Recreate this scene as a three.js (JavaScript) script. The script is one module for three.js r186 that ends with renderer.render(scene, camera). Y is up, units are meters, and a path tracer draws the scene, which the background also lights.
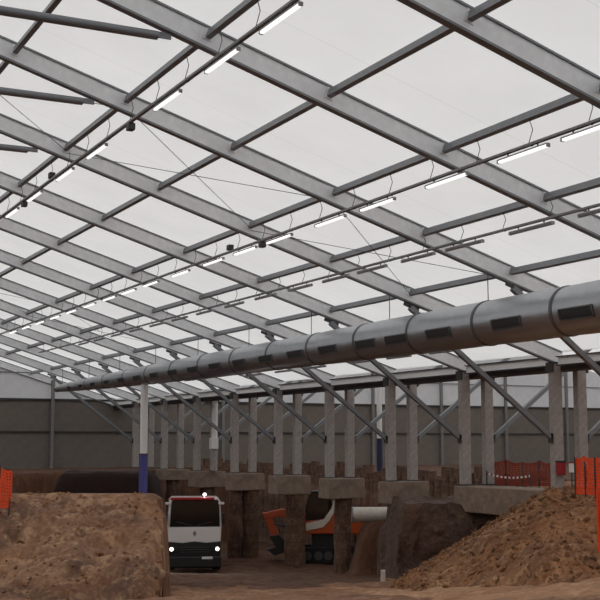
import * as THREE from 'three';
import { mergeGeometries } from 'three/addons/utils/BufferGeometryUtils.js';
import { RoundedBoxGeometry } from 'three/addons/geometries/RoundedBoxGeometry.js';
import { RectAreaLightUniformsLib } from 'three/addons/lights/RectAreaLightUniformsLib.js';

// ---------------------------------------------------------------- camera, sky, exposure
const EYE = 1.5;                                    // eye height over the yard; every level below is given relative to the eye
const YAW = THREE.MathUtils.degToRad(26.67), PITCH = Math.atan(144 / 1200);
const scene = new THREE.Scene();
const camera = new THREE.PerspectiveCamera(2 * Math.atan(300 / 1200) * 180 / Math.PI, 1, 0.1, 400);
camera.position.set(0, EYE, 0);
camera.lookAt(Math.sin(YAW) * Math.cos(PITCH), EYE + Math.sin(PITCH), -Math.cos(YAW) * Math.cos(PITCH));
scene.background = new THREE.Color().setRGB(0.98, 0.99, 1.0);     // even overcast sky
scene.backgroundIntensity = 1.3;
const renderer = new THREE.WebGLRenderer({ antialias: true });
renderer.toneMapping = THREE.LinearToneMapping;
renderer.toneMappingExposure = 0.94;
renderer.shadowMap.enabled = true;
RectAreaLightUniformsLib.init();

// ---------------------------------------------------------------- helpers
let seed = 20240611;
const rnd = () => { seed = (seed * 1664525 + 1013904223) >>> 0; return seed / 4294967296; };
const rr = (a, b) => a + (b - a) * rnd();
const clamp = (x, a = 0, b = 1) => Math.min(b, Math.max(a, x));
const sm = (x) => { x = clamp(x); return x * x * (3 - 2 * x); };
const lerp = (a, b, t) => a + (b - a) * t;
const CS = Math.cos(YAW), SN = Math.sin(YAW);
const toX = (s, d) => s * CS + d * SN, toZ = (s, d) => -s * SN + d * CS;       // yard axes (aside, ahead of the eye) -> hall axes
const W = (x, y, z) => new THREE.Vector3(x, y + EYE, -z);                        // hall axes (level relative to the eye) -> world
const S = (s, y, d) => W(toX(s, d), y, toZ(s, d));
const ORD = 'first second third fourth fifth sixth seventh eighth ninth tenth eleventh twelfth thirteenth fourteenth fifteenth sixteenth seventeenth eighteenth'.split(' ');

const names = new Map();
function numbered(n) { const k = names.get(n) ?? 0; names.set(n, k + 1); return k ? `${n}_${String(k).padStart(3, '0')}` : n; }
function shade(o) { o.castShadow = o.receiveShadow = true; return o; }
function tag(o, label, category, group) { Object.assign(o.userData, { label, category, kind: 'thing' }); if (group) o.userData.group = group; return o; }
function thing(name, label, category, pos, turn = 0, group) {
  const o = new THREE.Group(); o.name = numbered(name); o.position.copy(pos); o.rotation.y = turn; scene.add(o);
  return tag(o, label, category, group);
}
function part(parent, name, geo, mat, label) {
  const m = shade(new THREE.Mesh(geo, mat)); m.name = name; parent.add(m);
  if (label) m.userData.label = label;
  return m;
}
function struct(name, geo, mat) {
  const m = geo ? shade(new THREE.Mesh(geo, mat)) : new THREE.Group();
  m.name = name; m.userData.kind = 'structure'; scene.add(m); return m;
}
function uvm(g) {                                    // uv in metres by the way each face points
  const p = g.attributes.position, n = g.attributes.normal, uv = new Float32Array(p.count * 2);
  for (let i = 0; i < p.count; i++) {
    const ax = Math.abs(n.getX(i)), ay = Math.abs(n.getY(i)), az = Math.abs(n.getZ(i));
    const x = p.getX(i), y = p.getY(i), z = p.getZ(i);
    if (ay >= ax && ay >= az) { uv[2 * i] = x; uv[2 * i + 1] = z; } else if (ax >= az) { uv[2 * i] = z; uv[2 * i + 1] = y; } else { uv[2 * i] = x; uv[2 * i + 1] = y; }
  }
  g.setAttribute('uv', new THREE.BufferAttribute(uv, 2)); return g;
}
const bx = (w, h, d, x = 0, y = 0, z = 0) => uvm(new THREE.BoxGeometry(w, h, d).translate(x, y, z));
const rbx = (w, h, d, r, x = 0, y = 0, z = 0, seg = 2) => uvm(new RoundedBoxGeometry(w, h, d, seg, r).translate(x, y, z));
function cyl(r0, r1, h, n = 16, x = 0, y = 0, z = 0) { return new THREE.CylinderGeometry(r1, r0, h, n).translate(x, y, z); }
const plain = (g) => { g = g.index ? g.toNonIndexed() : g; for (const k of Object.keys(g.attributes)) if (!['position', 'normal', 'uv'].includes(k)) g.deleteAttribute(k); return g; };
const merge = (gs) => mergeGeometries(gs.map(plain));
const Yv = new THREE.Vector3(0, 1, 0), Zv = new THREE.Vector3(0, 0, 1);
function bar(a, b, w, h, roll) {                     // a square bar from a to b
  const g = uvm(new THREE.BoxGeometry(w, h, a.distanceTo(b)));
  const m = new THREE.Matrix4().lookAt(b, a, Math.abs(b.clone().sub(a).normalize().y) > 0.99 ? Zv : Yv).setPosition(a.clone().add(b).multiplyScalar(0.5));
  return g.applyMatrix4(m);
}
function rod(a, b, r, n = 8) {
  const g = new THREE.CylinderGeometry(r, r, a.distanceTo(b), n);
  return g.applyMatrix4(new THREE.Matrix4().compose(a.clone().add(b).multiplyScalar(0.5), new THREE.Quaternion().setFromUnitVectors(Yv, b.clone().sub(a).normalize()), new THREE.Vector3(1, 1, 1)));
}
function extr(pts, depth, bevel = 0) {
  const s = new THREE.Shape(pts.map(([x, y]) => new THREE.Vector2(x, y)));
  return new THREE.ExtrudeGeometry(s, { depth, bevelEnabled: bevel > 0, bevelSize: bevel, bevelThickness: bevel, bevelSegments: 2, curveSegments: 8 });
}

// ---------------------------------------------------------------- noise and textures
const LAT = new Float32Array(256 * 256); for (let i = 0; i < LAT.length; i++) LAT[i] = rnd();
function vnoise(x, y, per) {
  const xi = Math.floor(x), yi = Math.floor(y), fx = x - xi, fy = y - yi, w = (i, j) => LAT[(((j % per) + per) % per) * 256 + (((i % per) + per) % per)];
  const u = fx * fx * (3 - 2 * fx), v = fy * fy * (3 - 2 * fy);
  return lerp(lerp(w(xi, yi), w(xi + 1, yi), u), lerp(w(xi, yi + 1), w(xi + 1, yi + 1), u), v);
}
function fbm(u, v, base, oct, gain = 0.5) { let s = 0, a = 1, t = 0; for (let o = 0, p = base; o < oct && p <= 256; o++, p *= 2) { s += a * vnoise(u * p + o * 17.3 * p / p, v * p + o * 9.1, p); t += a; a *= gain; } return s / t; }
const hill = (x, z, k) => vnoise(x * k + 40, z * k + 90, 256) * 2 - 1;
function tex(n, metres, fn, srgb = true) {
  const data = new Uint8Array(n * n * 4);
  for (let j = 0; j < n; j++) for (let i = 0; i < n; i++) {
    const c = fn(i / n, j / n), o = (j * n + i) * 4;
    data[o] = clamp(c[0]) * 255; data[o + 1] = clamp(c[1]) * 255; data[o + 2] = clamp(c[2]) * 255; data[o + 3] = 255;
  }
  const t = new THREE.DataTexture(data, n, n, THREE.RGBAFormat);
  t.wrapS = t.wrapT = THREE.RepeatWrapping; t.magFilter = THREE.LinearFilter; t.minFilter = THREE.LinearMipmapLinearFilter; t.generateMipmaps = true;
  if (srgb) t.colorSpace = THREE.SRGBColorSpace;
  t.repeat.set(1 / metres, 1 / metres); t.needsUpdate = true; return t;
}
const mixc = (a, b, t) => [lerp(a[0], b[0], t), lerp(a[1], b[1], t), lerp(a[2], b[2], t)];
const hex = (h) => [(h >> 16 & 255) / 255, (h >> 8 & 255) / 255, (h & 255) / 255];
function soil(n, metres, dark, mid, light, red) {
  return tex(n, metres, (u, v) => {
    const a = fbm(u, v, 6, 5, 0.6), b = fbm(u + 0.37, v + 0.11, 24, 4, 0.7), c = fbm(u + 0.7, v + 0.2, 4, 3), e = fbm(u + 0.13, v + 0.57, 96, 2, 0.8);
    let k = mixc(dark, mid, sm((a - 0.28) * 2.6));
    k = mixc(k, light, sm((b - 0.5) * 4) * 0.75);
    k = mixc(k, red, sm((c - 0.5) * 4) * 0.5);
    return mixc(k, e > 0.5 ? light : dark, Math.abs(e - 0.5) * 1.1);
  });
}
const bumpTex = (n, metres) => tex(n, metres, (u, v) => { const a = fbm(u, v, 12, 5, 0.65); return [a, a, a]; }, false);
const soilBump = bumpTex(512, 4);
const std = (o) => new THREE.MeshStandardMaterial(o);
const phy = (o) => new THREE.MeshPhysicalMaterial(o);
function mottled(h, amt, metres, base = 8) { const c = hex(h); return tex(256, metres, (u, v) => { const k = 1 + amt * (fbm(u, v, base, 4, 0.6) - 0.5) * 2; return c.map((x) => x * k); }); }
const M = {
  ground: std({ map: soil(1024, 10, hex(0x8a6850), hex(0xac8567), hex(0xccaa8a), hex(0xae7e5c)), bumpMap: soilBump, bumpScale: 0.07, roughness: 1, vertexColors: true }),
  bank: std({ map: soil(1024, 9, hex(0x5a4032), hex(0x86634b), hex(0xb39272), hex(0x9a6b47)), bumpMap: soilBump, bumpScale: 0.09, roughness: 1 }),
  spoil: std({ map: soil(1024, 8, hex(0x62432f), hex(0x8a6143), hex(0xb48d67), hex(0x9c673f)), bumpMap: soilBump, bumpScale: 0.09, roughness: 1 }),
  pitFaceShade: std({ map: soil(512, 6, hex(0x1c0e0a), hex(0x25130d), hex(0x301a12), hex(0x29120c)), bumpMap: soilBump, bumpScale: 0.06, roughness: 1 }),  // shade of the far pit face put into the soil colour
  clod: std({ map: soil(256, 1, hex(0x65462f), hex(0x8e6648), hex(0xb8926e), hex(0x9c6845)), roughness: 1 }),
  steel: std({ map: mottled(0xe4e6e8, 0.06, 1.6), metalness: 0.2, roughness: 0.5 }),
  steelDark: std({ map: mottled(0x808387, 0.08, 1.2), metalness: 0.3, roughness: 0.5 }),
  column: std({ map: mottled(0xa49d99, 0.12, 0.9), metalness: 0.1, roughness: 0.65 }),
  bracket: std({ color: 0x4a4a4a, metalness: 0.4, roughness: 0.55 }),
  wire: std({ color: 0x55565a, metalness: 0.6, roughness: 0.45 }),
  tray: std({ color: 0x8a8a8c, metalness: 0.5, roughness: 0.5 }),
  lampBody: std({ color: 0xa8a8a8, roughness: 0.5 }),
  tubeOff: std({ color: 0x77777a, roughness: 0.35 }),
  tubeOn: std({ color: 0xffffff, emissive: 0xffffff, emissiveIntensity: 1.15, roughness: 0.4 }),
  duct: std({ map: mottled(0xa9acb0, 0.05, 1.1, 6), metalness: 0.9, roughness: 0.36 }),
  ductBand: std({ color: 0x606062, metalness: 0.3, roughness: 0.5 }),
  vent: std({ color: 0x2c2c2e, roughness: 0.7 }),
  membrane: phy({ map: tex(1024, 10, (u, v) => {
      const a = fbm(u, v, 5, 5, 0.55), f = Math.abs(((v * 4) % 1) - 0.5), seam = f < 0.006 ? 0.955 : 1, k = (0.955 + 0.05 * (a - 0.5)) * seam;
      return [k, k * 0.995, k * 0.988];
    }), transmission: 0.6, thickness: 0, roughness: 1, specularIntensity: 0, side: THREE.DoubleSide }),
  gable: phy({ map: mottled(0xd0d1d3, 0.03, 3), transmission: 0.22, thickness: 0, roughness: 1, specularIntensity: 0, side: THREE.DoubleSide }),
  cladding: std({ map: mottled(0x756d66, 0.06, 2.5), roughness: 0.75, metalness: 0.1 }),
  rail: std({ color: 0x383634, roughness: 0.7 }),
  wallPost: std({ map: mottled(0x7c7a79, 0.08, 1), roughness: 0.6 }),
  gutterLight: std({ map: mottled(0xd8d6d2, 0.05, 1.5), roughness: 0.6 }),
  gutterDark: std({ map: mottled(0x453f3d, 0.08, 1.5), roughness: 0.65 }),
  concrete: std({ map: mottled(0x857466, 0.2, 1.4, 6), bumpMap: soilBump, bumpScale: 0.03, roughness: 0.95 }),
  pier: std({ map: soil(512, 3, hex(0x49352a), hex(0x68503f), hex(0x826856), hex(0x644837)), bumpMap: soilBump, bumpScale: 0.08, roughness: 1 }),
  earth: std({ map: soil(512, 4, hex(0x3e2d23), hex(0x57423a), hex(0x705a4a), hex(0x5a4030)), bumpMap: soilBump, bumpScale: 0.1, roughness: 1 }),
  pile: std({ map: soil(512, 3, hex(0x5a453a), hex(0x7c6353), hex(0x987e6b), hex(0x755646)), bumpMap: soilBump, bumpScale: 0.08, roughness: 1 }),
  net: std({ color: 0xf6521f, roughness: 0.7, side: THREE.DoubleSide }),
  netDull: std({ color: 0x984431, roughness: 0.8, side: THREE.DoubleSide }),
  red: std({ color: 0xa01d24, roughness: 0.5 }),
  white: std({ color: 0xe8e6e4, roughness: 0.45 }),
  whitePaint: phy({ color: 0xe6e2e0, roughness: 0.35, clearcoat: 0.5 }),
  blue: std({ map: mottled(0x4a4a86, 0.2, 0.8), roughness: 0.7 }),
  navy: std({ color: 0x2a2b4c, roughness: 0.7 }),
  black: std({ color: 0x1b1a1b, roughness: 0.55 }),
  rubber: std({ color: 0x171717, roughness: 0.85 }),
  glass: phy({ color: 0x0c0f10, roughness: 0.08, clearcoat: 1, clearcoatRoughness: 0.05 }),
  orange: phy({ color: 0xb04a1c, roughness: 0.4, clearcoat: 0.3 }),
  cream: std({ color: 0xcfc6b8, roughness: 0.5 }),
  headlamp: std({ color: 0xffffff, emissive: 0xfff4e0, emissiveIntensity: 3, roughness: 0.2 }),
  pipe: std({ map: mottled(0xc9c2b8, 0.08, 1), roughness: 0.5, metalness: 0.2 }),
  amber: std({ color: 0xd8d4d0, emissive: 0xffffff, emissiveIntensity: 1.6, roughness: 0.3 }),
};

// ---------------------------------------------------------------- hall dimensions (metres)
const VALLEY = 24, RIDGE = 0.15, LEFT = -23.7, FAR = 75, NEAR = -20, RIGHT = 72.8, ROW2 = 24.97;
const TAN = 0.307, ANG = Math.atan(TAN);
const py = (x) => 2.8 + TAN * (VALLEY - x);          // level of the purlins' centre line on the right-hand slope
const ROWS = [24, 21.35, 18.7, 16.05, 13.5, 10.83, 8.25, 5.75, 3.1], rowX = (k) => ROWS[k];  // purlin rows, counted up from the valley
const G = -1.42;

// ---------------------------------------------------------------- ground: one continuous yard with the excavated pit and its ramp
const floorY = (s, d) => (d > 26 ? Math.max(-5.5, -3.4 - 0.0778 * (d - 26)) : -3.4 + (26 - d) * 0.0731) + 0.15 * clamp(s - 3, 0, 5) * sm((44 - d) / 6);
function groundY(s, d) {
  const x = toX(s, d), z = toZ(s, d);
  let h = floorY(s, d);
  if (d < 4) h = lerp(-1.5, h, clamp(d / 4));
  const wob = 0.5 * hill(x, z, 0.5) + 0.25 * hill(x, z, 1.3);
  const mass = sm((s - 3.9 + wob * 0.35) / 0.8) * sm((d - 41.4 + wob) / 0.9) * sm((48 - d + wob) / 1);
  h = lerp(h, -2.3 - 0.1 * wob, mass);
  h = lerp(h, G, sm((s - 7.6 + wob * 0.4) / 1.6) * sm((d - 33 + wob) / 2.4));
  h = lerp(h, -3.1, Math.exp(-(((s - 3.35) / 1.15) ** 6 + ((d - 49.6) / 1.5) ** 6)) * (1 - mass));
  const behind = sm((x - 29.5) / 0.5) * sm((z - 18) / 4);
  h = lerp(h, G - 0.02, behind);
  const far = sm((d - 61.6 - 9.4 * sm((s + 9.4) / 1.4) + wob) / 1.6);
  h = lerp(h, G - 0.1, far);
  h = lerp(h, G - 0.12, sm((-12.3 - s + wob) / 3.5) * sm((d - 46) / 6));
  h = lerp(h, -1.5, sm((-24 - s) / 6)); h = lerp(h, -1.5, sm((s - 14) / 6));
  const rough = (x > -25 && x < 30 && d > 12) ? 1 : 0.2;
  return h + rough * (0.07 * hill(x, z, 0.9) + 0.05 * hill(x, z, 2.3) + 0.03 * hill(x, z, 5.1));
}
function groundTint(s, d) {                          // pale sand on the haul road, darker tone over the pit floor
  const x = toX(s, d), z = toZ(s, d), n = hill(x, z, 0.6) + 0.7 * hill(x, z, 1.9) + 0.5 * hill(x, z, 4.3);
  const pitTone = sm((d - 35 - 2.2 * Math.min(3, Math.max(0, s)) + 6 * (s < 4.6 ? 0 : -1) + 1.6 * n) / 0.8), sand = sm((s - 2.6 - (29.5 - d) * 0.35 + 0.5 * n) / 0.6) * (d < 36 && d > 22 ? 1 : 0);
  const yard = Math.max(sm((22 - d + n) / 1.2), sm((-15 - s + n) / 1.2), sm((s - 14 + n) / 1.2));  // ground out of view darkened to cut bounce light on the undersides
  const a = mixc([0.62, 0.54, 0.5], [0.24, 0.185, 0.165], Math.max(pitTone, yard)); return mixc(a, [1, 0.97, 0.92], sand);
}
function field(ss, ds, fn, tint, keep) {
  const p = [], uv = [], idx = [], col = [], n = ss.length;
  for (const d of ds) for (const s of ss) { if (tint) col.push(...tint(s, d)); const v = S(s, fn(s, d), d); p.push(v.x, v.y, v.z); uv.push(v.x, v.z); }
  for (let j = 0; j + 1 < ds.length; j++) for (let i = 0; i + 1 < n; i++) { if (keep && !keep(ss[i], ds[j]) && !keep(ss[i + 1], ds[j + 1])) continue; const a = j * n + i, b = a + 1, c = a + n, e = c + 1; idx.push(a, b, c, b, e, c); }
  const g = new THREE.BufferGeometry();
  g.setAttribute('position', new THREE.Float32BufferAttribute(p, 3)); g.setAttribute('uv', new THREE.Float32BufferAttribute(uv, 2)); if (tint) g.setAttribute('color', new THREE.Float32BufferAttribute(col, 3)); g.setIndex(idx); g.computeVertexNormals(); return g;
}
const range = (a, b, st) => { const o = []; for (let v = a; v < b - 1e-6; v += st) o.push(v); return o; };
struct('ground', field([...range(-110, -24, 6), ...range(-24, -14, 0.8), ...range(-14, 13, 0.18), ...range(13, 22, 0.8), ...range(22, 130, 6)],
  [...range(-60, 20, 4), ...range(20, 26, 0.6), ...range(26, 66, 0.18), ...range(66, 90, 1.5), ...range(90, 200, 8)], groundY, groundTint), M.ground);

// ---------------------------------------------------------------- ceiling: translucent sheets between the rafters, and the walls
const FIRST_Z = 10, BAY = 5;
const ceiling = struct('ceiling');
function sheet(x0, y0, x1, y1, z0, z1, sag) {
  const nx = 20, nz = 6, p = [], uv = [], idx = [];
  for (let j = 0; j <= nz; j++) for (let i = 0; i <= nx; i++) {
    const a = i / nx, b = j / nz, x = lerp(x0, x1, a), z = lerp(z0, z1, b);
    p.push(x, lerp(y0, y1, a) + EYE - sag * Math.sin(Math.PI * b), -z); uv.push(x * 1.05, z);
  }
  for (let j = 0; j < nz; j++) for (let i = 0; i < nx; i++) { const a = j * (nx + 1) + i; idx.push(a, a + 1, a + nx + 1, a + 1, a + nx + 2, a + nx + 1); }
  const g = new THREE.BufferGeometry();
  g.setAttribute('position', new THREE.Float32BufferAttribute(p, 3)); g.setAttribute('uv', new THREE.Float32BufferAttribute(uv, 2)); g.setIndex(idx); g.computeVertexNormals(); return g;
}
const TOP = 0.19, rtop = (x) => py(x) + TOP, ridgeY = rtop(RIDGE);
for (let z = NEAR; z < FAR; z += BAY) {
  part(ceiling, 'roof_panel', sheet(RIDGE, ridgeY, VALLEY + 0.25, rtop(VALLEY + 0.25), z, z + BAY, 0.04), M.membrane);
  part(ceiling, 'roof_panel', sheet(LEFT, rtop(VALLEY), RIDGE, ridgeY, z, z + BAY, 0.04), M.membrane);
}
for (let z = NEAR; z < FAR; z += BAY * 19) {
  const r2 = (ROW2 + RIGHT) / 2;
  part(ceiling, 'roof_panel', sheet(ROW2 - 0.25, rtop(VALLEY + 0.25), r2, ridgeY, z, FAR, 0), M.membrane);
  part(ceiling, 'roof_panel', sheet(r2, ridgeY, RIGHT, rtop(VALLEY), z, FAR, 0), M.membrane);
}

// far end wall: grey cladding below, white fabric above, steel posts and rails
const back = struct('wall_back');
const CLAD = 2.78, RAIL1 = 0.76, RAIL2 = 4.45, BASE = -1.75;
const postsX = []; for (let i = -7; i < 10; i++) postsX.push(20.15 + 5.83 * i);
{
  const xs = [LEFT, ...postsX.filter((x) => x > LEFT + 1 && x < RIGHT - 1), RIGHT];
  for (let i = 0; i + 1 < xs.length; i++) for (const [a, b] of [[BASE, RAIL1], [RAIL1, CLAD]])
    part(back, 'cladding_panel', bx(xs[i + 1] - xs[i] - 0.03, b - a - 0.03, 0.12).translate((xs[i] + xs[i + 1]) / 2, (a + b) / 2 + EYE, -FAR - 0.1), M.cladding);
  part(back, 'wall_backing', bx(RIGHT - LEFT, CLAD - BASE, 0.05).translate((LEFT + RIGHT) / 2, (CLAD + BASE) / 2 + EYE, -FAR - 0.2), M.cladding);
  for (const x of postsX) if (x > LEFT && x < RIGHT) {
    const top = x < VALLEY ? rtop(VALLEY) + TAN * Math.min(VALLEY - x, x - LEFT) : rtop(VALLEY) + TAN * Math.min(x - ROW2, RIGHT - x);
    part(back, 'wall_post', bx(0.2, top - 0.15 - BASE, 0.16).translate(x, (top - 0.15 + BASE) / 2 + EYE, -FAR + 0.14), M.wallPost);
  }
  for (const [y, h] of [[RAIL1, 0.09], [CLAD, 0.13]]) part(back, 'wall_rail', bx(RIGHT - LEFT, h, 0.1).translate((LEFT + RIGHT) / 2, y + EYE, -FAR + 0.02), M.rail);
  part(back, 'wall_rail', bx(RIGHT - LEFT - 12, 0.07, 0.08).translate((LEFT + RIGHT) / 2, RAIL2 + EYE, -FAR + 0.02), M.wallPost);
  for (const [a, b] of [[LEFT, VALLEY], [ROW2, RIGHT]]) {
    const g = new THREE.ShapeGeometry(new THREE.Shape([[a, CLAD], [b, CLAD], [b, rtop(VALLEY)], [(a + b) / 2, ridgeY], [a, rtop(VALLEY)]].map((q) => new THREE.Vector2(...q))));
    part(back, 'gable_sheet', uvm(g).translate(0, EYE, -FAR - 0.05), M.gable);
  }
  part(back, 'gable_sheet', bx(ROW2 - VALLEY, 0.6, 0.02).translate((VALLEY + ROW2) / 2, CLAD + 0.3 + EYE, -FAR - 0.05), M.gable);
}
for (const [nm, x] of [['wall_left', LEFT - 0.1], ['wall_right', RIGHT + 0.1]]) {
  const w = struct(nm);
  part(w, 'cladding_panel', bx(0.15, 1.3 - BASE, FAR - NEAR + 0.5).translate(x, (1.3 + BASE) / 2 + EYE, -(FAR + NEAR) / 2), M.cladding);
  part(w, 'fabric_panel', bx(0.02, rtop(VALLEY) - 1.3, FAR - NEAR + 0.5).translate(x, (rtop(VALLEY) + 1.3) / 2 + EYE, -(FAR + NEAR) / 2), M.gable);
}
{
  const w = struct('wall_front');
  part(w, 'cladding_panel', bx(RIGHT - LEFT + 0.5, CLAD - BASE, 0.15).translate((LEFT + RIGHT) / 2, (CLAD + BASE) / 2 + EYE, -NEAR + 0.1), M.cladding);
  for (const [a, b] of [[LEFT, VALLEY], [ROW2, RIGHT]]) {
    const g = new THREE.ShapeGeometry(new THREE.Shape([[a, CLAD], [b, CLAD], [b, rtop(VALLEY)], [(a + b) / 2, ridgeY], [a, rtop(VALLEY)]].map((q) => new THREE.Vector2(...q))));
    part(w, 'gable_sheet', uvm(g).translate(0, EYE, -NEAR + 0.05), M.gable);
  }
}

// pit side: a row of bored piles holding back the ground beyond the columns
const retaining = struct('wall_retaining');
for (let z = 26, i = 0; z < 73.5; z += 0.62, i++) {
  const top = -1.1 + 0.2 * hill(i * 0.7, 3, 1) + (i % 3 === 0 ? -0.2 : 0) + rr(-0.12, 0.12), r = rr(0.27, 0.33);
  const g = uvm(new THREE.CylinderGeometry(r * rr(0.85, 1), r, top + 6.4, 10, 6));
  const p = g.attributes.position;
  for (let k = 0; k < p.count; k++) { const h = hill(p.getX(k) * 3 + i, p.getY(k) * 1.3 + p.getZ(k) * 3, 1); p.setX(k, p.getX(k) * (1 + 0.12 * h)); p.setZ(k, p.getZ(k) * (1 + 0.12 * h)); }
  g.computeVertexNormals();
  part(retaining, 'bored_pile', g, M.pile).position.copy(W(29.2 + rr(-0.08, 0.08), (top - 6.4) / 2, z));
}
{ const trim = struct('trim_1'); part(trim, 'gutter', bx(0.7, 0.15, FAR - NEAR).translate((VALLEY + ROW2) / 2, 2.36 + EYE, -(FAR + NEAR) / 2), M.gutterDark); }

// ---------------------------------------------------------------- banks and heaps
function clods(parent, count, area, fn, mat, size) {
  const g = new THREE.IcosahedronGeometry(1, 0), p = g.attributes.position;
  for (let i = 0; i < p.count; i++) { const k = 1 + 0.28 * hill(p.getX(i) * 2.1 + 5, p.getY(i) * 2.1 + p.getZ(i) * 3.3, 1); p.setXYZ(i, p.getX(i) * k, p.getY(i) * k * 0.75, p.getZ(i) * k); }
  g.computeVertexNormals();
  const im = shade(new THREE.InstancedMesh(g, mat, count)), m = new THREE.Matrix4(), q = new THREE.Quaternion(), e = new THREE.Euler(), c = new THREE.Color();
  for (let i = 0; i < count; i++) {
    const s = rr(area[0], area[1]), d = rr(area[2], area[3]), r = size[0] + (size[1] - size[0]) * rnd() ** 4;
    const v = S(s, fn(s, d) + r * 0.15, d);
    m.compose(v, q.setFromEuler(e.set(rnd() * 6, rnd() * 6, rnd() * 6)), new THREE.Vector3(r * rr(0.8, 1.5), r * rr(0.6, 1), r));
    im.setMatrixAt(i, m); const k = rr(0.55, 1.25); im.setColorAt(i, c.setRGB(k, k * rr(0.92, 1.02), k * rr(0.85, 1.02)));
  }
  im.name = 'soil_clods'; im.userData.kind = 'stuff'; parent.add(im);
}
const bankY = (s, d) => {
  const x = toX(s, d), z = toZ(s, d), n = 0.2 * hill(x, z, 0.45) + 0.16 * hill(x, z, 1.1) + 0.11 * hill(x + 0.6 * z, z, 2.6) + 0.05 * hill(x, z, 6);
  let h = d < 36 ? -1.47 - 0.29 * (36 - d) - 0.012 * (36 - d) * (-4 - s) * 0.4 : -1.47 - 1.1 * Math.max(0, d - 36.6);
  h += n * sm((36.3 - d) / 1.2 + 0.12) + 0.1 * (hill(x, z, 1.9) > 0.35 ? -1 : 0) * sm((35 - d) / 2);
  const out = s + 0.113 * d + 0.1 * hill(d, 7, 1.1) + 0.1 * hill(d * 2.3, 3, 1.4) + 0.12 * hill(h * 1.7, d, 1.6);
  h -= 14 * Math.max(0, out) + 0.16 * sm((out + 0.5) / 0.5) ** 2;
  return Math.max(h, groundY(s, d) - 0.25);
};
{
  const b = thing('earth_bank', 'bank of pale brown excavated soil at lower left, its cut end beside the truck', 'earth bank', new THREE.Vector3());
  part(b, 'soil_surface', field([...range(-16, -5, 0.14), ...range(-5, -2.4, 0.05)], range(22, 41.5, 0.13), bankY, null, (s, d) => bankY(s, d) > groundY(s, d) - 0.2), M.bank);
  clods(b, 1500, [-12, -3.4, 26, 36.2], bankY, M.clod, [0.015, 0.075]);
}
const spoilY = (s, d) => {
  const x = toX(s, d), z = toZ(s, d), n = 0.16 * hill(x, z, 0.7) + 0.13 * hill(x, z, 1.7) + 0.07 * hill(x, z, 3.4) + 0.04 * hill(x, z, 7);
  const u = Math.max(0, 7.2 + 0.2 * (d - 35) - s);
  let h = -1.38 - 0.6 * u - (0.2 + 0.011 * clamp(s - 3.9, -1, 5)) * Math.max(0, 35 - d) + n * sm((36.4 - d) / 1.5 + 0.2);
  h -= 0.9 * Math.max(0, d - 39.5);
  return Math.max(Math.min(h, G + 0.1), groundY(s, d) - 0.25);
};
{
  const b = thing('spoil_heap', 'broad heap of crumbly orange brown spoil sloping down from the orange netting at lower right', 'spoil heap', new THREE.Vector3());
  part(b, 'soil_surface', field(range(1.5, 15, 0.13), range(20, 42, 0.13), spoilY, null, (s, d) => toX(s, d) < 28.4 && spoilY(s, d) > groundY(s, d) - 0.2), M.spoil);
  clods(b, 5200, [2.4, 10, 24, 39.5], (s, d) => { const h = spoilY(s, d); return h < groundY(s, d) ? -9 : h; }, M.clod, [0.02, 0.1]);
}
{ // far pit face, its shade painted in as a dark soil colour
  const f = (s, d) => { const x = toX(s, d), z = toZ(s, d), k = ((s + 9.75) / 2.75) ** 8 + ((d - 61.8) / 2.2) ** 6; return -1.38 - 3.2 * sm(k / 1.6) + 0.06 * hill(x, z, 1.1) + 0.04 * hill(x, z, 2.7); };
  const b = thing('shaded_pit_face', 'shadowed far pit face at left before the grey end wall, shade painted dark brown', 'pit face', new THREE.Vector3());
  part(b, 'soil_surface', field(range(-13.8, -6.2, 0.2), range(58.6, 64.6, 0.2), f, null, (s, d) => f(s, d) > groundY(s, d) - 0.15), M.pitFaceShade);
}

// ---------------------------------------------------------------- roof frame
const RZ = [10.6, 15.5, 20.3, 25.1, ...range(30, FAR + 1, BAY)];
function rafterAt(z, i, last) {
  const t = thing('rafter', last ? 'end rafter of the roof lying against the far gable wall' : `wide grey steel roof rafter, ${ORD[i]} from the camera counting into the hall`, 'rafter', W(VALLEY, 0, z), 0, 'roof rafters');
  const x0 = RIDGE - VALLEY, x1 = 0.24, len = (x1 - x0) / Math.cos(ANG), put = (g, dy) => g.rotateZ(-ANG).translate((x0 + x1) / 2, py(VALLEY) - TAN * (x0 + x1) / 2 + dy, 0);
  part(t, 'web', put(bx(len, 0.4, 0.11), -0.065), M.steel);
  part(t, 'upper_flange', put(bx(len, 0.04, 0.18), 0.145), M.steelDark);
  part(t, 'lower_flange', put(bx(len, 0.045, 0.17), -0.28), M.steelDark);
  for (const k of [1, 2, 3, 4, 5, 6, 7, 8]) {
    const x = rowX(k) - VALLEY, g = bx(0.2, 0.24, 0.012);
    part(t, 'joint_plate', merge([g.clone().translate(0, 0, 0.062), g.clone().translate(0, 0, -0.062)]).rotateZ(-ANG).translate(x, py(rowX(k)), 0), M.steel);
  }
  return t;
}
RZ.forEach((z, i) => rafterAt(z, i, z === FAR));
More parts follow.
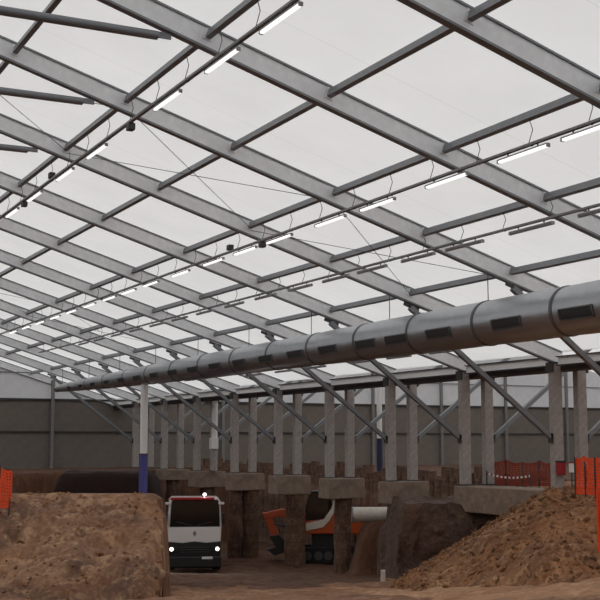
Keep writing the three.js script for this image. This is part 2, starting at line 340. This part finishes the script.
// purlins: one length between each two rafters
const rowWord = (k) => `${ORD[k - 1]} row up from the valley`;
for (let k = 0; k <= 8; k++) RZ.slice(0, -1).forEach((z, i) => {
  const x = k ? rowX(k) : VALLEY - 0.02, z1 = RZ[i + 1], len = z1 - z, zm = (z + z1) / 2;
  if (x / z1 < 0.16) return;                  // out of sight behind the left edge of the picture
  if (k) {
    const t = tag(part(scene, numbered('purlin'), bx(0.105, 0.16, len - 0.14).rotateZ(-ANG), M.steelDark), `grey roof purlin, ${rowWord(k)}, from ${ORD[i]} to ${ORD[i + 1]} rafter`, 'purlin', 'roof purlins');
    t.position.copy(W(x, py(x), zm));
  } else {
    const t = thing('eave_beam', `pale eave beam along the valley, between the ${ORD[i]} and ${ORD[i + 1]} rafters from the camera`, 'eave beam', W(x, 2.57, zm), 0, 'eave beams');
    part(t, 'face', bx(0.02, 0.24, len - 0.4), M.membrane); part(t, 'upper_lip', bx(0.2, 0.03, len - 0.4, 0, 0.135), M.bracket); part(t, 'lower_lip', bx(0.2, 0.03, len - 0.4, 0, -0.135), M.bracket);
  }
});
// collars near the ridge
RZ.slice(1, 7).forEach((z, i) => {
  const xr = 7.45, y = 7.48, t = thing('collar_beam', `dark tube collar beam meeting the ${ORD[RZ.indexOf(z)]} rafter at top left`, 'beam', W(RIDGE, y, z), 0, 'collar beams');
  part(t, 'tube', rod(new THREE.Vector3(RIDGE - xr, 0, 0), new THREE.Vector3(xr - RIDGE - 0.2, 0, 0), 0.085, 12), M.steelDark);
  part(t, 'end_plate', bx(0.34, 0.12, 0.03).translate(xr - RIDGE - 0.1, 0.02, 0), M.steelDark);
});
// columns and knee braces
const COLN = range(25, FAR - 1, 5);
function columnAt(x, z, label, group, side) {
  const base = G + 0.0, t = thing('column', label, 'column', W(x, base, z), 0, group), h = 2.5 - base;
  part(t, 'shaft', rbx(0.36, h, 0.24, 0.02, 0, h / 2, 0), M.column);
  part(t, 'base_plate', bx(0.5, 0.04, 0.4, 0, 0.02, 0), M.bracket);
  part(t, 'brace_shoe', bx(0.1, 0.3, 0.14, side * 0.22, 1.6, 0), M.bracket);
  part(t, 'head_clamp', merge([bx(0.06, 0.3, 0.34, side * 0.2, h - 0.12, 0), bx(0.3, 0.06, 0.3, 0, h + 0.02, 0)]), M.bracket);
  return t;
}
function braceAt(x, z, side, label, group) {
  const a = W(x + side * 0.2, 0.2, z), b = W(x + side * 5.3, py(VALLEY - 5.3) - 0.42, z);
  const t = thing('knee_brace', label, 'brace', a, 0, group), d = b.clone().sub(a);
  part(t, 'bar', bar(new THREE.Vector3(), d, 0.14, 0.14), M.steelDark);
  part(t, 'end_fork', bar(d.clone().multiplyScalar(0.97), d.clone().multiplyScalar(0.995), 0.15, 0.15), M.steelDark);
  part(t, 'gusset', bx(0.55, 0.1, 0.03).rotateZ(side < 0 ? -ANG : ANG).translate(d.x - side * 0.05, d.y + 0.02, 0), M.bracket);
}
COLN.forEach((z, i) => {
  const w = i === 0 ? 'just past the right edge' : `${ORD[i - 1]} from the right edge`;
  columnAt(VALLEY, z, `tall grey column of the near valley row, ${w}`, 'near valley columns', -1);
  columnAt(ROW2, z, `tall grey column of the second valley row, ${w}`, 'second valley columns', 1);
  braceAt(VALLEY, z, -1, `dark knee brace rising left from the near row column, ${w}`, 'near knee braces');
  braceAt(ROW2, z, 1, `thin knee brace rising right from the second row column, ${w}`, 'far knee braces');
});
// wind bracing cables
for (const z of [25.1, 50]) for (const [a, b] of [[8, 6], [6, 4], [4, 2]]) for (const f of [0, 1]) {
  const xa = rowX(a), xb = rowX(b), p = W(xa, py(xa) - 0.1 - 0.05 * f, z + (f ? 4.8 : 0.1)), q = W(xb, py(xb) - 0.1 - 0.05 * f, z + (f ? 0.1 : 4.8));
  tag(part(scene, numbered('bracing_cable'), rod(p, q, 0.008, 6), M.wire), `thin ${f ? 'approaching' : 'receding'} bracing cable crossing the ${z < 30 ? 'near' : 'far'} braced bay, purlin rows ${a === 8 ? 'eight to six' : a === 6 ? 'six to four' : 'four to two'}`, 'cable');
}

// ---------------------------------------------------------------- duct
const DX = 18, DY = 3.06;
const DD = [[10, 1.2], [18, 1.2], [24.7, 1.16], [29.5, 1.12], [35.9, 1.04], [44.7, 0.96], [50.6, 0.87], [58, 0.7], [66, 0.38]];
const diam = (z) => { for (let i = 0; i + 1 < DD.length; i++) if (z <= DD[i + 1][0]) return lerp(DD[i][1], DD[i + 1][1], clamp((z - DD[i][0]) / (DD[i + 1][0] - DD[i][0]))); return DD[DD.length - 1][1]; };
{
  const t = thing('air_duct', 'long tapering grey ventilation duct hung below the roof, with dark slot outlets along its side', 'air duct', W(DX, DY, 12));
  const zs = [12, 15.6, 18.75, 21.9, 25.05, 28.2, 31.25, 34.4, 37.5, 40.7, 43.9, 47.1, 50.3, 53.5, 56.7, 59.9, 63.1, 66];
  const lathe = (pts, n = 40) => { const g = new THREE.LatheGeometry(pts.map(([r, y]) => new THREE.Vector2(r, y)), n); const uv = g.attributes.uv; for (let i = 0; i < uv.count; i++) uv.setXY(i, uv.getX(i) * 3.5, uv.getY(i) * 3); return g.rotateX(-Math.PI / 2); };
  for (let i = 0; i + 1 < zs.length; i++) {
    const a = zs[i], b = zs[i + 1], pts = [];
    for (let k = 0; k <= 12; k++) { const f = k / 12, z = lerp(a, b, f); pts.push([diam(z) / 2 * (0.975 + 0.025 * Math.pow(Math.sin(Math.PI * clamp(f, 0.0001, 0.9999)), 0.5)), z - 12]); }
    if (i + 2 === zs.length) pts.push([0.001, b - 12]);
    part(t, 'duct_section', lathe(pts), M.duct);
    const r = diam(b) / 2;
    part(t, 'joint_band', lathe([[r * 0.97, b - 12 - 0.05], [r * 1.015, b - 12 - 0.04], [r * 1.015, b - 12 + 0.04], [r * 0.97, b - 12 + 0.05]]), M.ductBand);
  }
  const vz = [16.5, 18.9, 21.0, 23.6, 26.6, 28.75, 30.5, 32.9]; for (let z = 35.2; z < 64; z += 2.3) vz.push(z);
  for (const z of vz) {
    const r = diam(z) / 2, k = clamp(r / 0.5, 0.5, 1.1), o = new THREE.Group(); o.name = 'slot_outlet'; o.position.set(0, 0, -(z - 12)); t.add(o);
    const arc = (r0, r1, a0, a1, len) => { const s = new THREE.Shape(); s.absarc(0, 0, r1, a0, a1, false); s.absarc(0, 0, r0, a1, a0, true); return new THREE.ExtrudeGeometry(s, { depth: len, bevelEnabled: false, curveSegments: 8 }).translate(0, 0, -len / 2); };
    const A = Math.PI + 0.08, B = Math.PI + 0.46;
    part(o, 'grille', arc(r * 0.95, r + 0.012, A, B, 1.0 * k), M.vent);
    part(o, 'rim', merge([arc(r * 0.95, r + 0.03, A - 0.05, A, 1.06 * k), arc(r * 0.95, r + 0.03, B, B + 0.05, 1.06 * k), arc(r * 0.95, r + 0.03, A, B, 0.04).translate(0, 0, 0.52 * k), arc(r * 0.95, r + 0.03, A, B, 0.04).translate(0, 0, -0.52 * k)]), M.ductBand);
  }
  for (const z of RZ.filter((q) => q >= 15 && q < 66)) for (const s of [0]) part(t, 'hanger_wire', rod(new THREE.Vector3(0, diam(z) / 2, -(z - 12)), new THREE.Vector3(0, py(DX) - 0.33 - DY, -(z - 12)), 0.012, 6), M.wire);
}

// ---------------------------------------------------------------- cable trays and strip lights
function tray(k, drop, z0, z1, boxes, label) {
  const x = rowX(k), y = py(x) - drop, t = thing('cable_tray', label, 'cable tray', W(x, y, z0), 0, 'cable trays'), len = z1 - z0;
  const rails = []; for (const s of [-1, 1]) rails.push(bx(0.012, 0.045, len, s * 0.04, 0, -len / 2));
  part(t, 'side_rails', merge(rails), M.tray);
  part(t, 'cables', merge([rod(new THREE.Vector3(-0.03, 0, 0), new THREE.Vector3(-0.03, 0, -len), 0.014, 6), rod(new THREE.Vector3(0.012, 0.006, 0), new THREE.Vector3(0.012, 0.006, -len), 0.017, 6)]), M.lampBody);
  for (let z = z0 + 0.83; z < z1; z += 5 / 3) {
    part(t, 'hanger', merge([rod(new THREE.Vector3(-0.035, 0.02, z0 - z), new THREE.Vector3(0.02, drop * 0.5, z0 - z + 0.05), 0.008, 6), rod(new THREE.Vector3(0.02, drop * 0.5, z0 - z + 0.05), new THREE.Vector3(-0.01, drop - 0.07, z0 - z), 0.008, 6)]), M.wire);
    part(t, 'rung', bx(0.09, 0.015, 0.05, 0, -0.025, z0 - z), M.tray);
  }
  boxes.forEach((z, i) => part(t, 'junction_box', rbx(0.16, 0.16, 0.2, 0.02, 0.02, i % 2 ? 0.13 : -0.11, z0 - z), M.bracket));
  return [x, y];
}
function strip(x, y, z, lit, label, group) {
  const t = thing('strip_light', label, 'strip light', W(x, y - 0.13, z), 0, group), L = 1.5;
  part(t, 'housing', rbx(0.08, 0.03, L, 0.01, 0, 0.035, 0), M.lampBody);
  part(t, 'diffuser', rbx(0.078, 0.05, L - 0.04, 0.022, 0, -0.005, 0), lit ? M.tubeOn : M.tubeOff);
  for (const s of [-1, 1]) part(t, 'end_cap', rbx(0.08, 0.07, 0.04, 0.01, 0, 0.005, s * (L / 2)), M.lampBody);
  for (const s of [-1, 1]) part(t, 'clip', bx(0.015, 0.06, 0.03, 0, 0.078, s * 0.45), M.wire);
  if (lit) { const l = new THREE.RectAreaLight(0xffffff, 6, 0.075, L - 0.06); l.name = 'strip_glow'; l.position.set(0, -0.04, 0); l.rotation.x = -Math.PI / 2; t.add(l); }
}
const LROWS = [
  [6, 0.57, [14.7, 17.15, 19.6, 22.45, 27.25, 30, 33.1, 35.8, 38.4, 41, 43.6], true, 'upper', 'topmost', [24.8, 31.4, 34.4]],
  [4, 0.54, [15.75, 17.65, 20.2, 23, 25.25, 28.1, 30.3, 32.6, 35.3, 38.1, 40.4, 42.6, 45.1, 47.6, 50.1, 52.6, 55.1, 57.6], true, 'middle', 'second', [29.2, 31.4]],
  [3, 0.46, [18.4, 20.75, 23.3, 25.35, 27.65, 29.7, 31.95, 34.4, 36.9, 39.5, 42, 44.5, 47, 49.5, 52, 54.5], false, 'lower', 'third', []],
  [1, 0.55, [32.3, 35, 37.6, 41.1, 44, 47], false, 'valley', 'lowest', []],
];
for (const [k, drop, zs, lit, row, word, boxes] of LROWS) {
  const [x, y] = tray(k, drop, Math.max(11, zs[0] - 2.5), Math.min(72, zs[zs.length - 1] + 8), boxes, `thin hung cable tray carrying the ${word} row of ${lit ? 'lit' : 'unlit'} strip lights`);
  zs.forEach((z, i) => strip(x, y, z, lit, `${lit ? 'glowing white' : 'dark unlit'} strip light in the ${word} row, ${ORD[Math.min(i, 17)]} counting from the camera`, `${word} row of strip lights`));
}

// ---------------------------------------------------------------- pile caps under the columns
function rough(g, amp, f, seedv) {
  const p = g.attributes.position, v = new THREE.Vector3();
  for (let i = 0; i < p.count; i++) {
    v.fromBufferAttribute(p, i);
    const a = hill(v.x * f + seedv, v.y * f + v.z * 1.7 * f, 1), b = hill(v.y * f + seedv * 2, v.x * f * 1.3 - v.z * f, 1), c = hill(v.z * f - seedv, v.y * f * 1.2 + v.x * f, 1);
    p.setXYZ(i, v.x + amp * a, v.y + amp * b * 0.6, v.z + amp * c);
  }
  g.computeVertexNormals(); return g;
}
function capAt(z, label, o) {
  const x = (VALLEY + ROW2) / 2 + (o.dx ?? 0.08), t = thing('pile_cap', label, 'pile cap', W(x, -5.6, z), 0, 'pile caps'), top = G - 0.01 + 5.6, h = o.h ?? 0.85;
  part(t, 'cap_block', rough(rbx(o.w ?? 1.72, h, o.l ?? 1.0, 0.05, 0, top - h / 2, 0, 5), 0.03, 1.6, z), M.concrete);
  for (const [px, r0, r1] of o.piers ?? []) {
    const hh = top - h + 0.02, g = uvm(new THREE.CylinderGeometry(r1, r0, hh, 18, 14).translate(px, hh / 2, 0));
    part(t, 'pier', rough(g, 0.07, 1.4, z + px), M.pier);
  }
}
capAt(45, 'square edged concrete pile cap on a single pier, before the orange excavator body', { piers: [[0.05, 0.4, 0.34]] });
capAt(50, 'concrete pile cap on a rough pier, second cap to the right of the truck', { piers: [[0.3, 0.48, 0.42]] });
capAt(55, 'concrete pile cap just right of the truck roof, on two dark piers', { piers: [[0.3, 0.48, 0.44], [-0.5, 0.36, 0.34]] });
capAt(60, 'brown concrete pile cap directly behind the truck roof', { piers: [[0, 0.45, 0.4]], l: 1.1 });
capAt(65, 'farthest low pile cap left of the one behind the truck roof', { h: 0.6, piers: [[0, 0.45, 0.4]] });
capAt(40, 'wide concrete pile cap bedded on the cut earth block right of the pale pipe', { piers: [[0, 0.5, 0.4]], w: 1.75 });
{
  const t = thing('earth_block', 'rough cut block of brown earth under the wide pile cap, right of the pale pipe', 'earth block', S(5.3, -5.2, 44.6), -YAW);
  const g = uvm(new THREE.BoxGeometry(3.9, 3.2, 6.4, 36, 32, 50).translate(0, 1.6, 0)), p = g.attributes.position, v = new THREE.Vector3();
  for (let i = 0; i < p.count; i++) {
    v.fromBufferAttribute(p, i);
    const n = (k, o) => hill(v.x * k + o, v.y * k * 0.8 + v.z * k * 0.7 + o, 1), k = 1 + 0.05 * (3.2 - v.y), q = (v.y - 1.6) / 1.6, e = 1 - 0.07 * Math.max(0, q) ** 6;
    p.setXYZ(i, v.x * k * e + 0.2 * n(1.1, 3) + 0.1 * n(2.7, 9) + 0.05 * n(6, 1), v.y + (v.y > 0.5 ? 0.12 * n(1.2, 20) + 0.06 * n(3.3, 5) : 0), v.z * k * e + 0.2 * n(1.3, 11) + 0.1 * n(2.9, 30) + 0.05 * n(6.3, 2));
  }
  g.computeVertexNormals(); part(t, 'earth_body', g, M.earth);
}
{
  const t = thing('ground_beam', 'long pale concrete ground beam under the right-hand columns, above the spoil heap', 'beam', W((VALLEY + ROW2) / 2, G - 0.9, 32.25));
  part(t, 'beam_block', rough(uvm(new RoundedBoxGeometry(1.6, 0.88, 6.0, 6, 0.04).translate(0, 0.44, 0)), 0.03, 1.5, 4), M.concrete);
}
{
  const t = thing('concrete_slab', 'thin pale concrete strip at the foot of the rightmost columns', 'slab', W(25.3, G - 0.15, 27.2));
  part(t, 'slab_body', rbx(2.6, 0.2, 3.6, 0.03, 0, 0.1, 0), M.concrete);
}

// ---------------------------------------------------------------- truck
{
  const d = 52.6, s = (195.5 - 300) / 1208 * d, pos = S(s, floorY(s, d) + 0.02, d);
  const t = thing('tipper_truck', 'white and black tipper truck facing the camera with its headlights on', 'truck', pos, -YAW - s / d * 0.2 + 0.1);
  // local axes: +z towards the camera, x to the camera's right
  const cabS = extr([[-1.1, 1.3], [1.1, 1.3], [1.13, 1.95], [1.06, 3.0], [0.98, 3.1], [-0.98, 3.1], [-1.06, 3.0], [-1.13, 1.95]], 1.8, 0.04).translate(0, 0, -1.86);
  part(t, 'cab_shell', uvm(cabS), M.whitePaint);
  part(t, 'windscreen', uvm(extr([[-1.05, 1.92], [1.07, 1.92], [1.03, 2.95], [0.98, 3.02], [-0.94, 3.02], [-0.99, 2.95]], 0.03, 0.02).translate(0, 0, 0.0)), M.glass, 'dark reflective windscreen');
  const fp = part(t, 'front_panel', uvm(extr([[-1.08, 1.3], [-0.5, 1.25], [0, 1.31], [0.5, 1.25], [1.08, 1.3], [1.1, 1.86], [-1.1, 1.86]], 0.08, 0.03).translate(0, 0, 0)), M.whitePaint, 'white front panel');
  part(fp, 'emblem', extr([[0, -0.13], [0.08, 0], [0, 0.13], [-0.08, 0]], 0.015, 0.008).translate(0, 1.62, 0.1), M.tray, 'grey lozenge emblem');
  const lo = part(t, 'grille', rbx(2.24, 0.62, 0.2, 0.06, 0, 0.96, 0.0), M.black);
  for (const y of [0.84, 0.94, 1.04]) part(lo, 'grille_bar', rbx(1.3, 0.03, 0.04, 0.01, 0, y, 0.13), M.bracket);
  const bump = part(t, 'bumper', rbx(2.3, 0.5, 0.3, 0.08, 0, 0.42, 0.06), M.black);
  part(bump, 'licence_plate', rbx(0.46, 0.11, 0.02, 0.005, 0.55, 0.6, 0.21), M.white);
  part(bump, 'step', rbx(1.0, 0.08, 0.2, 0.02, 0, 0.26, 0.08), M.bracket);
  for (const k of [-1, 1]) {
    const hl = part(t, 'headlight', rbx(0.4, 0.22, 0.08, 0.03, k * 0.9, 0.96, 0.12), M.black);
    part(hl, 'lamp', new THREE.SphereGeometry(0.085, 16, 10).scale(1, 1, 0.4).translate(k * 0.98, 0.97, 0.17), M.headlamp, 'lit white headlamp');
    const l = new THREE.SpotLight(0xfff0d8, 12, 40, 0.5, 0.6); l.name = 'headlight_beam'; l.position.set(k * 0.98, 0.97, 0.24); l.target.position.set(k * 0.98, 0.2, 10); l.castShadow = true; t.add(l, l.target);
    const mir = part(t, 'mirror', rbx(0.12, 0.5, 0.2, 0.04, k * 1.24, 2.25, 0.05), M.black);
    part(mir, 'mirror_arm', rbx(0.26, 0.1, 0.12, 0.03, k * 1.14, 2.9, 0.02), M.whitePaint, 'white mirror arm');
    for (const z of [-0.75, -4.2, -5.5]) { const w = part(t, 'wheel', new THREE.CylinderGeometry(0.5, 0.5, 0.32, 28).rotateZ(Math.PI / 2).translate(k * 0.98, 0.5, z), M.rubber); part(w, 'hub', new THREE.CylinderGeometry(0.24, 0.28, 0.34, 20).rotateZ(Math.PI / 2).translate(k * 0.98, 0.5, z), M.bracket); }
    part(t, 'wiper', bar(new THREE.Vector3(k * 0.1, 1.95, 0.07), new THREE.Vector3(k * 0.75, 2.12, 0.07), 0.02, 0.02), M.bracket);
    part(t, 'side_window', bx(0.02, 0.8, 1.0, k * 1.1, 2.45, -0.75).rotateZ(0), M.glass);
  }
  part(t, 'sun_visor', rbx(1.9, 0.12, 0.2, 0.04, -0.1, 3.1, 0.1), M.red, 'dark red visor over the windscreen');
  const be = part(t, 'roof_lamp', cyl(0.1, 0.08, 0.1, 14, 0.42, 3.2, -0.02), M.black);
  part(be, 'lamp_glass', new THREE.SphereGeometry(0.085, 14, 10).translate(0.42, 3.27, 0), M.amber, 'lit white roof lamp');
  const pl = new THREE.PointLight(0xffffff, 0.6, 12); pl.name = 'roof_lamp_glow'; pl.position.set(0.42, 3.27, 0.12); t.add(pl);
  part(t, 'chassis', rbx(0.9, 0.3, 6, 0.03, 0, 0.8, -3.6), M.black);
  part(t, 'tipper_body', uvm(extr([[-1.0, 1.2], [1.0, 1.2], [1.05, 2.75], [0.97, 2.75], [0.93, 1.3], [-0.93, 1.3], [-0.97, 2.75], [-1.05, 2.75]], 4.3, 0.02).translate(0, 0, -6.5)), M.red, 'dark red tipping body');
}

// ---------------------------------------------------------------- excavator
{
  const d = 57.4, s = 1.3, pos = S(s, floorY(s, d) + 0.02, d);
  const t = thing('excavator', 'orange and cream tracked excavator standing half hidden behind the pile cap piers', 'excavator', pos, -YAW);
  for (const z of [0.8, -0.8]) {
    const sh = new THREE.Shape(); sh.absarc(-0.95, 0.36, 0.34, Math.PI / 2, Math.PI * 1.5); sh.absarc(0.95, 0.36, 0.34, -Math.PI / 2, Math.PI / 2);
    const tr = part(t, 'track', new THREE.ExtrudeGeometry(sh, { depth: 0.45, bevelEnabled: true, bevelSize: 0.03, bevelThickness: 0.03, bevelSegments: 1 }).translate(0, 0, z - 0.22), M.rubber);
    part(tr, 'track_rollers', merge([-0.95, -0.45, 0, 0.45, 0.95].map((x) => new THREE.CylinderGeometry(0.2, 0.2, 0.54, 14).rotateX(Math.PI / 2).translate(x, 0.36, z))), M.bracket);
  }
  part(t, 'undercarriage', rbx(1.7, 0.75, 1.5, 0.05, 0.1, 1.03, 0), M.black);
  part(t, 'house', uvm(extr([[-1.0, 1.4], [1.35, 1.4], [1.5, 1.6], [1.5, 2.0], [1.3, 2.2], [0.2, 2.25], [-0.1, 2.0], [-1.0, 1.9]], 1.9, 0.05).translate(0, 0, -0.95)), M.orange);
  part(t, 'side_band', uvm(extr([[-1.02, 1.82], [-0.2, 2.0], [0.15, 2.5], [0.3, 2.9], [0.42, 2.9], [0.3, 2.4], [0.05, 1.95], [-0.25, 1.66], [-1.02, 1.5]], 0.06, 0.01).translate(0, 0, 1.0)), M.cream, 'cream sweep along the side');
  const cab = part(t, 'cab', uvm(extr([[-1.0, 1.95], [0.1, 1.95], [0.2, 2.6], [0.05, 3.2], [-0.8, 3.25], [-1.0, 2.6]], 0.95, 0.03).translate(0, 0, 0.0)), M.glass, 'dark glazed operator cab');
  part(cab, 'cab_frame', merge([bar(new THREE.Vector3(-1.02, 1.95, 1), new THREE.Vector3(-1.02, 2.6, 1), 0.06, 0.06), bar(new THREE.Vector3(-1.02, 2.6, 1), new THREE.Vector3(-0.8, 3.27, 1), 0.06, 0.06), bar(new THREE.Vector3(-0.45, 1.95, 1), new THREE.Vector3(-0.4, 3.25, 1), 0.05, 0.05), rbx(1.0, 0.07, 1.0, 0.03, -0.4, 3.27, 0.48)].map((g) => g)), M.black);
  part(t, 'counterweight', rbx(0.5, 0.8, 1.9, 0.15, 1.5, 1.72, 0, 4), M.orange);
  part(t, 'exhaust', cyl(0.05, 0.05, 0.5, 12, 0.9, 2.45, -0.3), M.bracket);
  part(t, 'boom', uvm(extr([[-0.7, 1.4], [-0.5, 1.9], [-1.5, 2.35], [-2.2, 2.4], [-3.0, 2.2], [-2.95, 2.0], [-2.2, 2.1], [-1.4, 1.95]], 0.35, 0.03).translate(0, 0, -0.5)), M.orange);
  part(t, 'dipper', uvm(extr([[-3.05, 2.25], [-2.75, 2.2], [-2.3, 1.2], [-2.4, 1.0], [-2.6, 1.1]], 0.28, 0.03).translate(0, 0, -0.46)), M.orange);
  part(t, 'hydraulic_ram', rod(new THREE.Vector3(-1.3, 1.5, -0.15), new THREE.Vector3(-2.7, 1.75, -0.3), 0.06, 12), M.bracket);
  const bk = part(t, 'bucket', uvm(extr([[-2.7, 1.15], [-2.3, 1.2], [-1.95, 0.85], [-2.05, 0.45], [-2.5, 0.3], [-2.8, 0.55], [-2.4, 0.65]], 0.8, 0.03).translate(0, 0, -0.72)), M.black);
  part(bk, 'bucket_teeth', merge([-0.66, -0.4, -0.14, 0.02].map((z) => bx(0.18, 0.06, 0.08, -2.82, 0.53, z))), M.bracket);
}
{
  const d = 49.2, s = 2.85, r = 0.31, t = thing('steel_pipe', 'short pale grey pipe lying on the earth ledge right of the excavator', 'pipe', S(s, -2.84, d), -YAW);
  const sh = new THREE.Shape(); sh.absarc(0, 0, r, 0, Math.PI * 2); const ho = new THREE.Path(); ho.absarc(0, 0, r - 0.03, 0, Math.PI * 2, true); sh.holes.push(ho);
  part(t, 'pipe_wall', new THREE.ExtrudeGeometry(sh, { depth: 1.5, bevelEnabled: false, curveSegments: 24 }).rotateY(Math.PI / 2).translate(-0.75, 0, 0), M.pipe);
  for (const k of [-1, 1]) part(t, 'end_ring', new THREE.TorusGeometry(r, 0.025, 8, 32).rotateY(Math.PI / 2).translate(k * 0.73, 0, 0), M.tray);
}
{
  const d = 39.4, s = (382 - 300) / 1208 * d, t = thing('marker_block', 'small pale stub post standing at the foot of the spoil heap', 'marker', S(s, floorY(s, d) + 0.0, d), -YAW);
  part(t, 'block', rough(rbx(0.16, 0.42, 0.16, 0.03, 0, 0.2, 0, 3), 0.02, 4, 3), M.cream); part(t, 'foot', rbx(0.26, 0.08, 0.24, 0.03, 0.02, 0.02, 0), M.concrete);
}

// ---------------------------------------------------------------- painted posts and pipes
function painted(x, z, base, split, top, r, low, label, name = 'painted_post') {
  const t = thing(name, label, 'post', W(x, base, z));
  part(t, 'upper_length', cyl(r, r, top - split, 20, 0, (top + split) / 2 - base, 0), M.white);
  part(t, 'lower_sleeve', cyl(r * 1.12, r * 1.12, split - base, 20, 0, (split - base) / 2, 0), low);
  part(t, 'collar', cyl(r * 1.25, r * 1.25, 0.06, 20, 0, split - base, 0), M.bracket);
  return t;
}
painted(18, 51.4, -5.55, -0.45, DY - diam(51.4) / 2 + 0.02, 0.17, M.blue, 'white round post with a violet blue sleeve, under the duct left of the truck');
painted(30.2, 51.4, -1.5, 0.25, 3.9, 0.13, M.navy, 'slim white post with a navy lower sleeve, behind the columns near the centre');
{
  const t = thing('riser_pipe', 'pale riser pipe with a white box, before the column behind the truck', 'pipe', W(24.74, G, 59.38));
  part(t, 'pipe', cyl(0.16, 0.16, 1.9, 18, 0, 2.62, 0), M.white); part(t, 'lower_pipe', cyl(0.14, 0.14, 1.5, 18, 0, 0.75, 0), M.column); part(t, 'box', rbx(0.42, 0.6, 0.3, 0.03, -0.05, 1.45, 0.05), M.white);
}

// ---------------------------------------------------------------- orange netting
function netting(name, path, hts, mat, label, step = 0.1, wide = 0.06, postMat = M.bracket, gaps = 11) {
  const t = thing(name, label, 'netting fence', path[0].clone(), 0), o = path[0], gs = [];
  const pts = []; for (let i = 0; i + 1 < path.length; i++) { const n = Math.max(2, Math.round(path[i].distanceTo(path[i + 1]) / step)); for (let k = 0; k < n; k++) { const f = k / n, p = path[i].clone().lerp(path[i + 1], f); p.h = lerp(hts[i], hts[i + 1], f) - 0.07 * Math.sin(Math.PI * f); pts.push(p); } }
  const e = path[path.length - 1].clone(); e.h = hts[hts.length - 1]; pts.push(e);
  const at = (i, f) => { const p = pts[i], w = 0.05 * hill(i * 0.35, f * 2, 1); return new THREE.Vector3(p.x - o.x + w, p.y - o.y + p.h * f + 0.02, p.z - o.z + w * 0.6); };
  const pos = [], quad = (a, b, c, d) => pos.push(...a.toArray(), ...b.toArray(), ...c.toArray(), ...a.toArray(), ...c.toArray(), ...d.toArray());
  const up = (v, k) => v.clone().setY(v.y + k);
  for (let i = 0; i + 1 < pts.length; i++) {
    for (let r = 0; r <= gaps; r++) { const a = at(i, r / gaps), b = at(i + 1, r / gaps), k = r === 0 || r === gaps ? wide * 1.5 : wide; quad(up(a, -k / 2), up(b, -k / 2), up(b, k / 2), up(a, k / 2)); }
    for (let r = 0; r < gaps; r++) { const a = at(i, r / gaps), b = at(i, (r + 1) / gaps), dir = at(i + 1, 0).sub(at(i, 0)).setY(0).normalize().multiplyScalar(wide * 0.5); quad(a.clone().sub(dir), a.clone().add(dir), b.clone().add(dir), b.clone().sub(dir)); }
  }
  const g = new THREE.BufferGeometry(); g.setAttribute('position', new THREE.Float32BufferAttribute(pos, 3)); g.computeVertexNormals();
  const m = part(t, 'net', g, mat); m.userData.kind = 'stuff';
  path.forEach((p, i) => part(t, 'stake', rod(p.clone().sub(o).add(new THREE.Vector3(0, -0.22, 0)), p.clone().sub(o).add(new THREE.Vector3(0, hts[i] + 0.06, 0)), 0.022, 8), postMat));
}
const fence = (px, d, y) => S((px - 300) / 1208 * d, y, d);
netting('netting_fence', [fence(574, 35.2, -1.42), fence(584, 35, -1.42), fence(594, 34.6, -1.42), fence(612, 34.2, -1.42), fence(640, 34, -1.42)], [0.98, 1.02, 1.0, 1.06, 1], M.net, 'bright orange mesh fence standing on top of the spoil heap at the right edge');
netting('netting_fence', [fence(595.5, 29.5, -2.35), fence(622, 29, -2.3), fence(650, 28.5, -2.25)], [1.2, 1.15, 1.1], M.net, 'bright orange mesh fence lower on the spoil slope, cut by the right edge', 0.1, 0.07, M.net);
netting('netting_fence', [fence(11, 34.2, -1.75), fence(1, 33.8, -1.75), fence(-16, 33.4, -1.75), fence(-40, 33, -1.8)], [0.95, 1.12, 1.1, 1.0], M.net, 'orange mesh fence cut by the left edge on top of the earth bank');
netting('netting_fence', [fence(488, 43, -1.42), fence(505, 42.6, -1.42), fence(522, 42.2, -1.42), fence(538, 41.8, -1.42), fence(552, 41.4, -1.42)], [0.78, 0.82, 0.74, 0.8, 0.75], M.netDull, 'dull red mesh fence behind the long concrete ground beam', 0.14, 0.05);
{
  const a = fence(486, 42.2, -1.02), b = fence(530, 41.2, -1.08), t = thing('barrier_tape', 'red and white barrier tape strung low before the dull red netting', 'barrier tape', a);
  const n = 22, d = b.clone().sub(a);
  for (let k = 0; k < n; k++) part(t, 'tape_stripe', bar(d.clone().multiplyScalar(k / n).setY(d.y * k / n - 0.1 * Math.sin(Math.PI * k / n)), d.clone().multiplyScalar((k + 1) / n).setY(d.y * (k + 1) / n - 0.1 * Math.sin(Math.PI * (k + 1) / n)), 0.012, 0.07), k % 2 ? M.white : M.red);
  for (const p of [new THREE.Vector3(), d]) part(t, 'stake', rod(p.clone().setY(p.y - 0.36), p.clone().setY(p.y + 0.1), 0.025, 8), M.bracket);
}
{
  const t = thing('fire_point_box', 'small dark red box fixed low on the column beside the orange netting', 'box', W(VALLEY - 0.02, -0.75, 29.8), 0);
  part(t, 'box_body', rbx(0.26, 0.4, 0.16, 0.02, 0, 0, 0), M.red); part(t, 'box_lid', rbx(0.27, 0.06, 0.18, 0.02, 0, 0.21, 0), M.black);
  const u = thing('notice_board', 'small pinkish white notice board beside the dark red box', 'sign', W(24.25, -0.72, 29.6), 0);
  part(u, 'board', rbx(0.24, 0.3, 0.02, 0.005, 0, 0, 0), M.white); part(u, 'board_edge', rbx(0.26, 0.05, 0.03, 0.005, 0, 0.15, 0), M.red); part(u, 'stake', rod(new THREE.Vector3(0, -0.72, -0.02), new THREE.Vector3(0, 0.1, -0.02), 0.02, 8), M.bracket);
}
renderer.render(scene, camera);
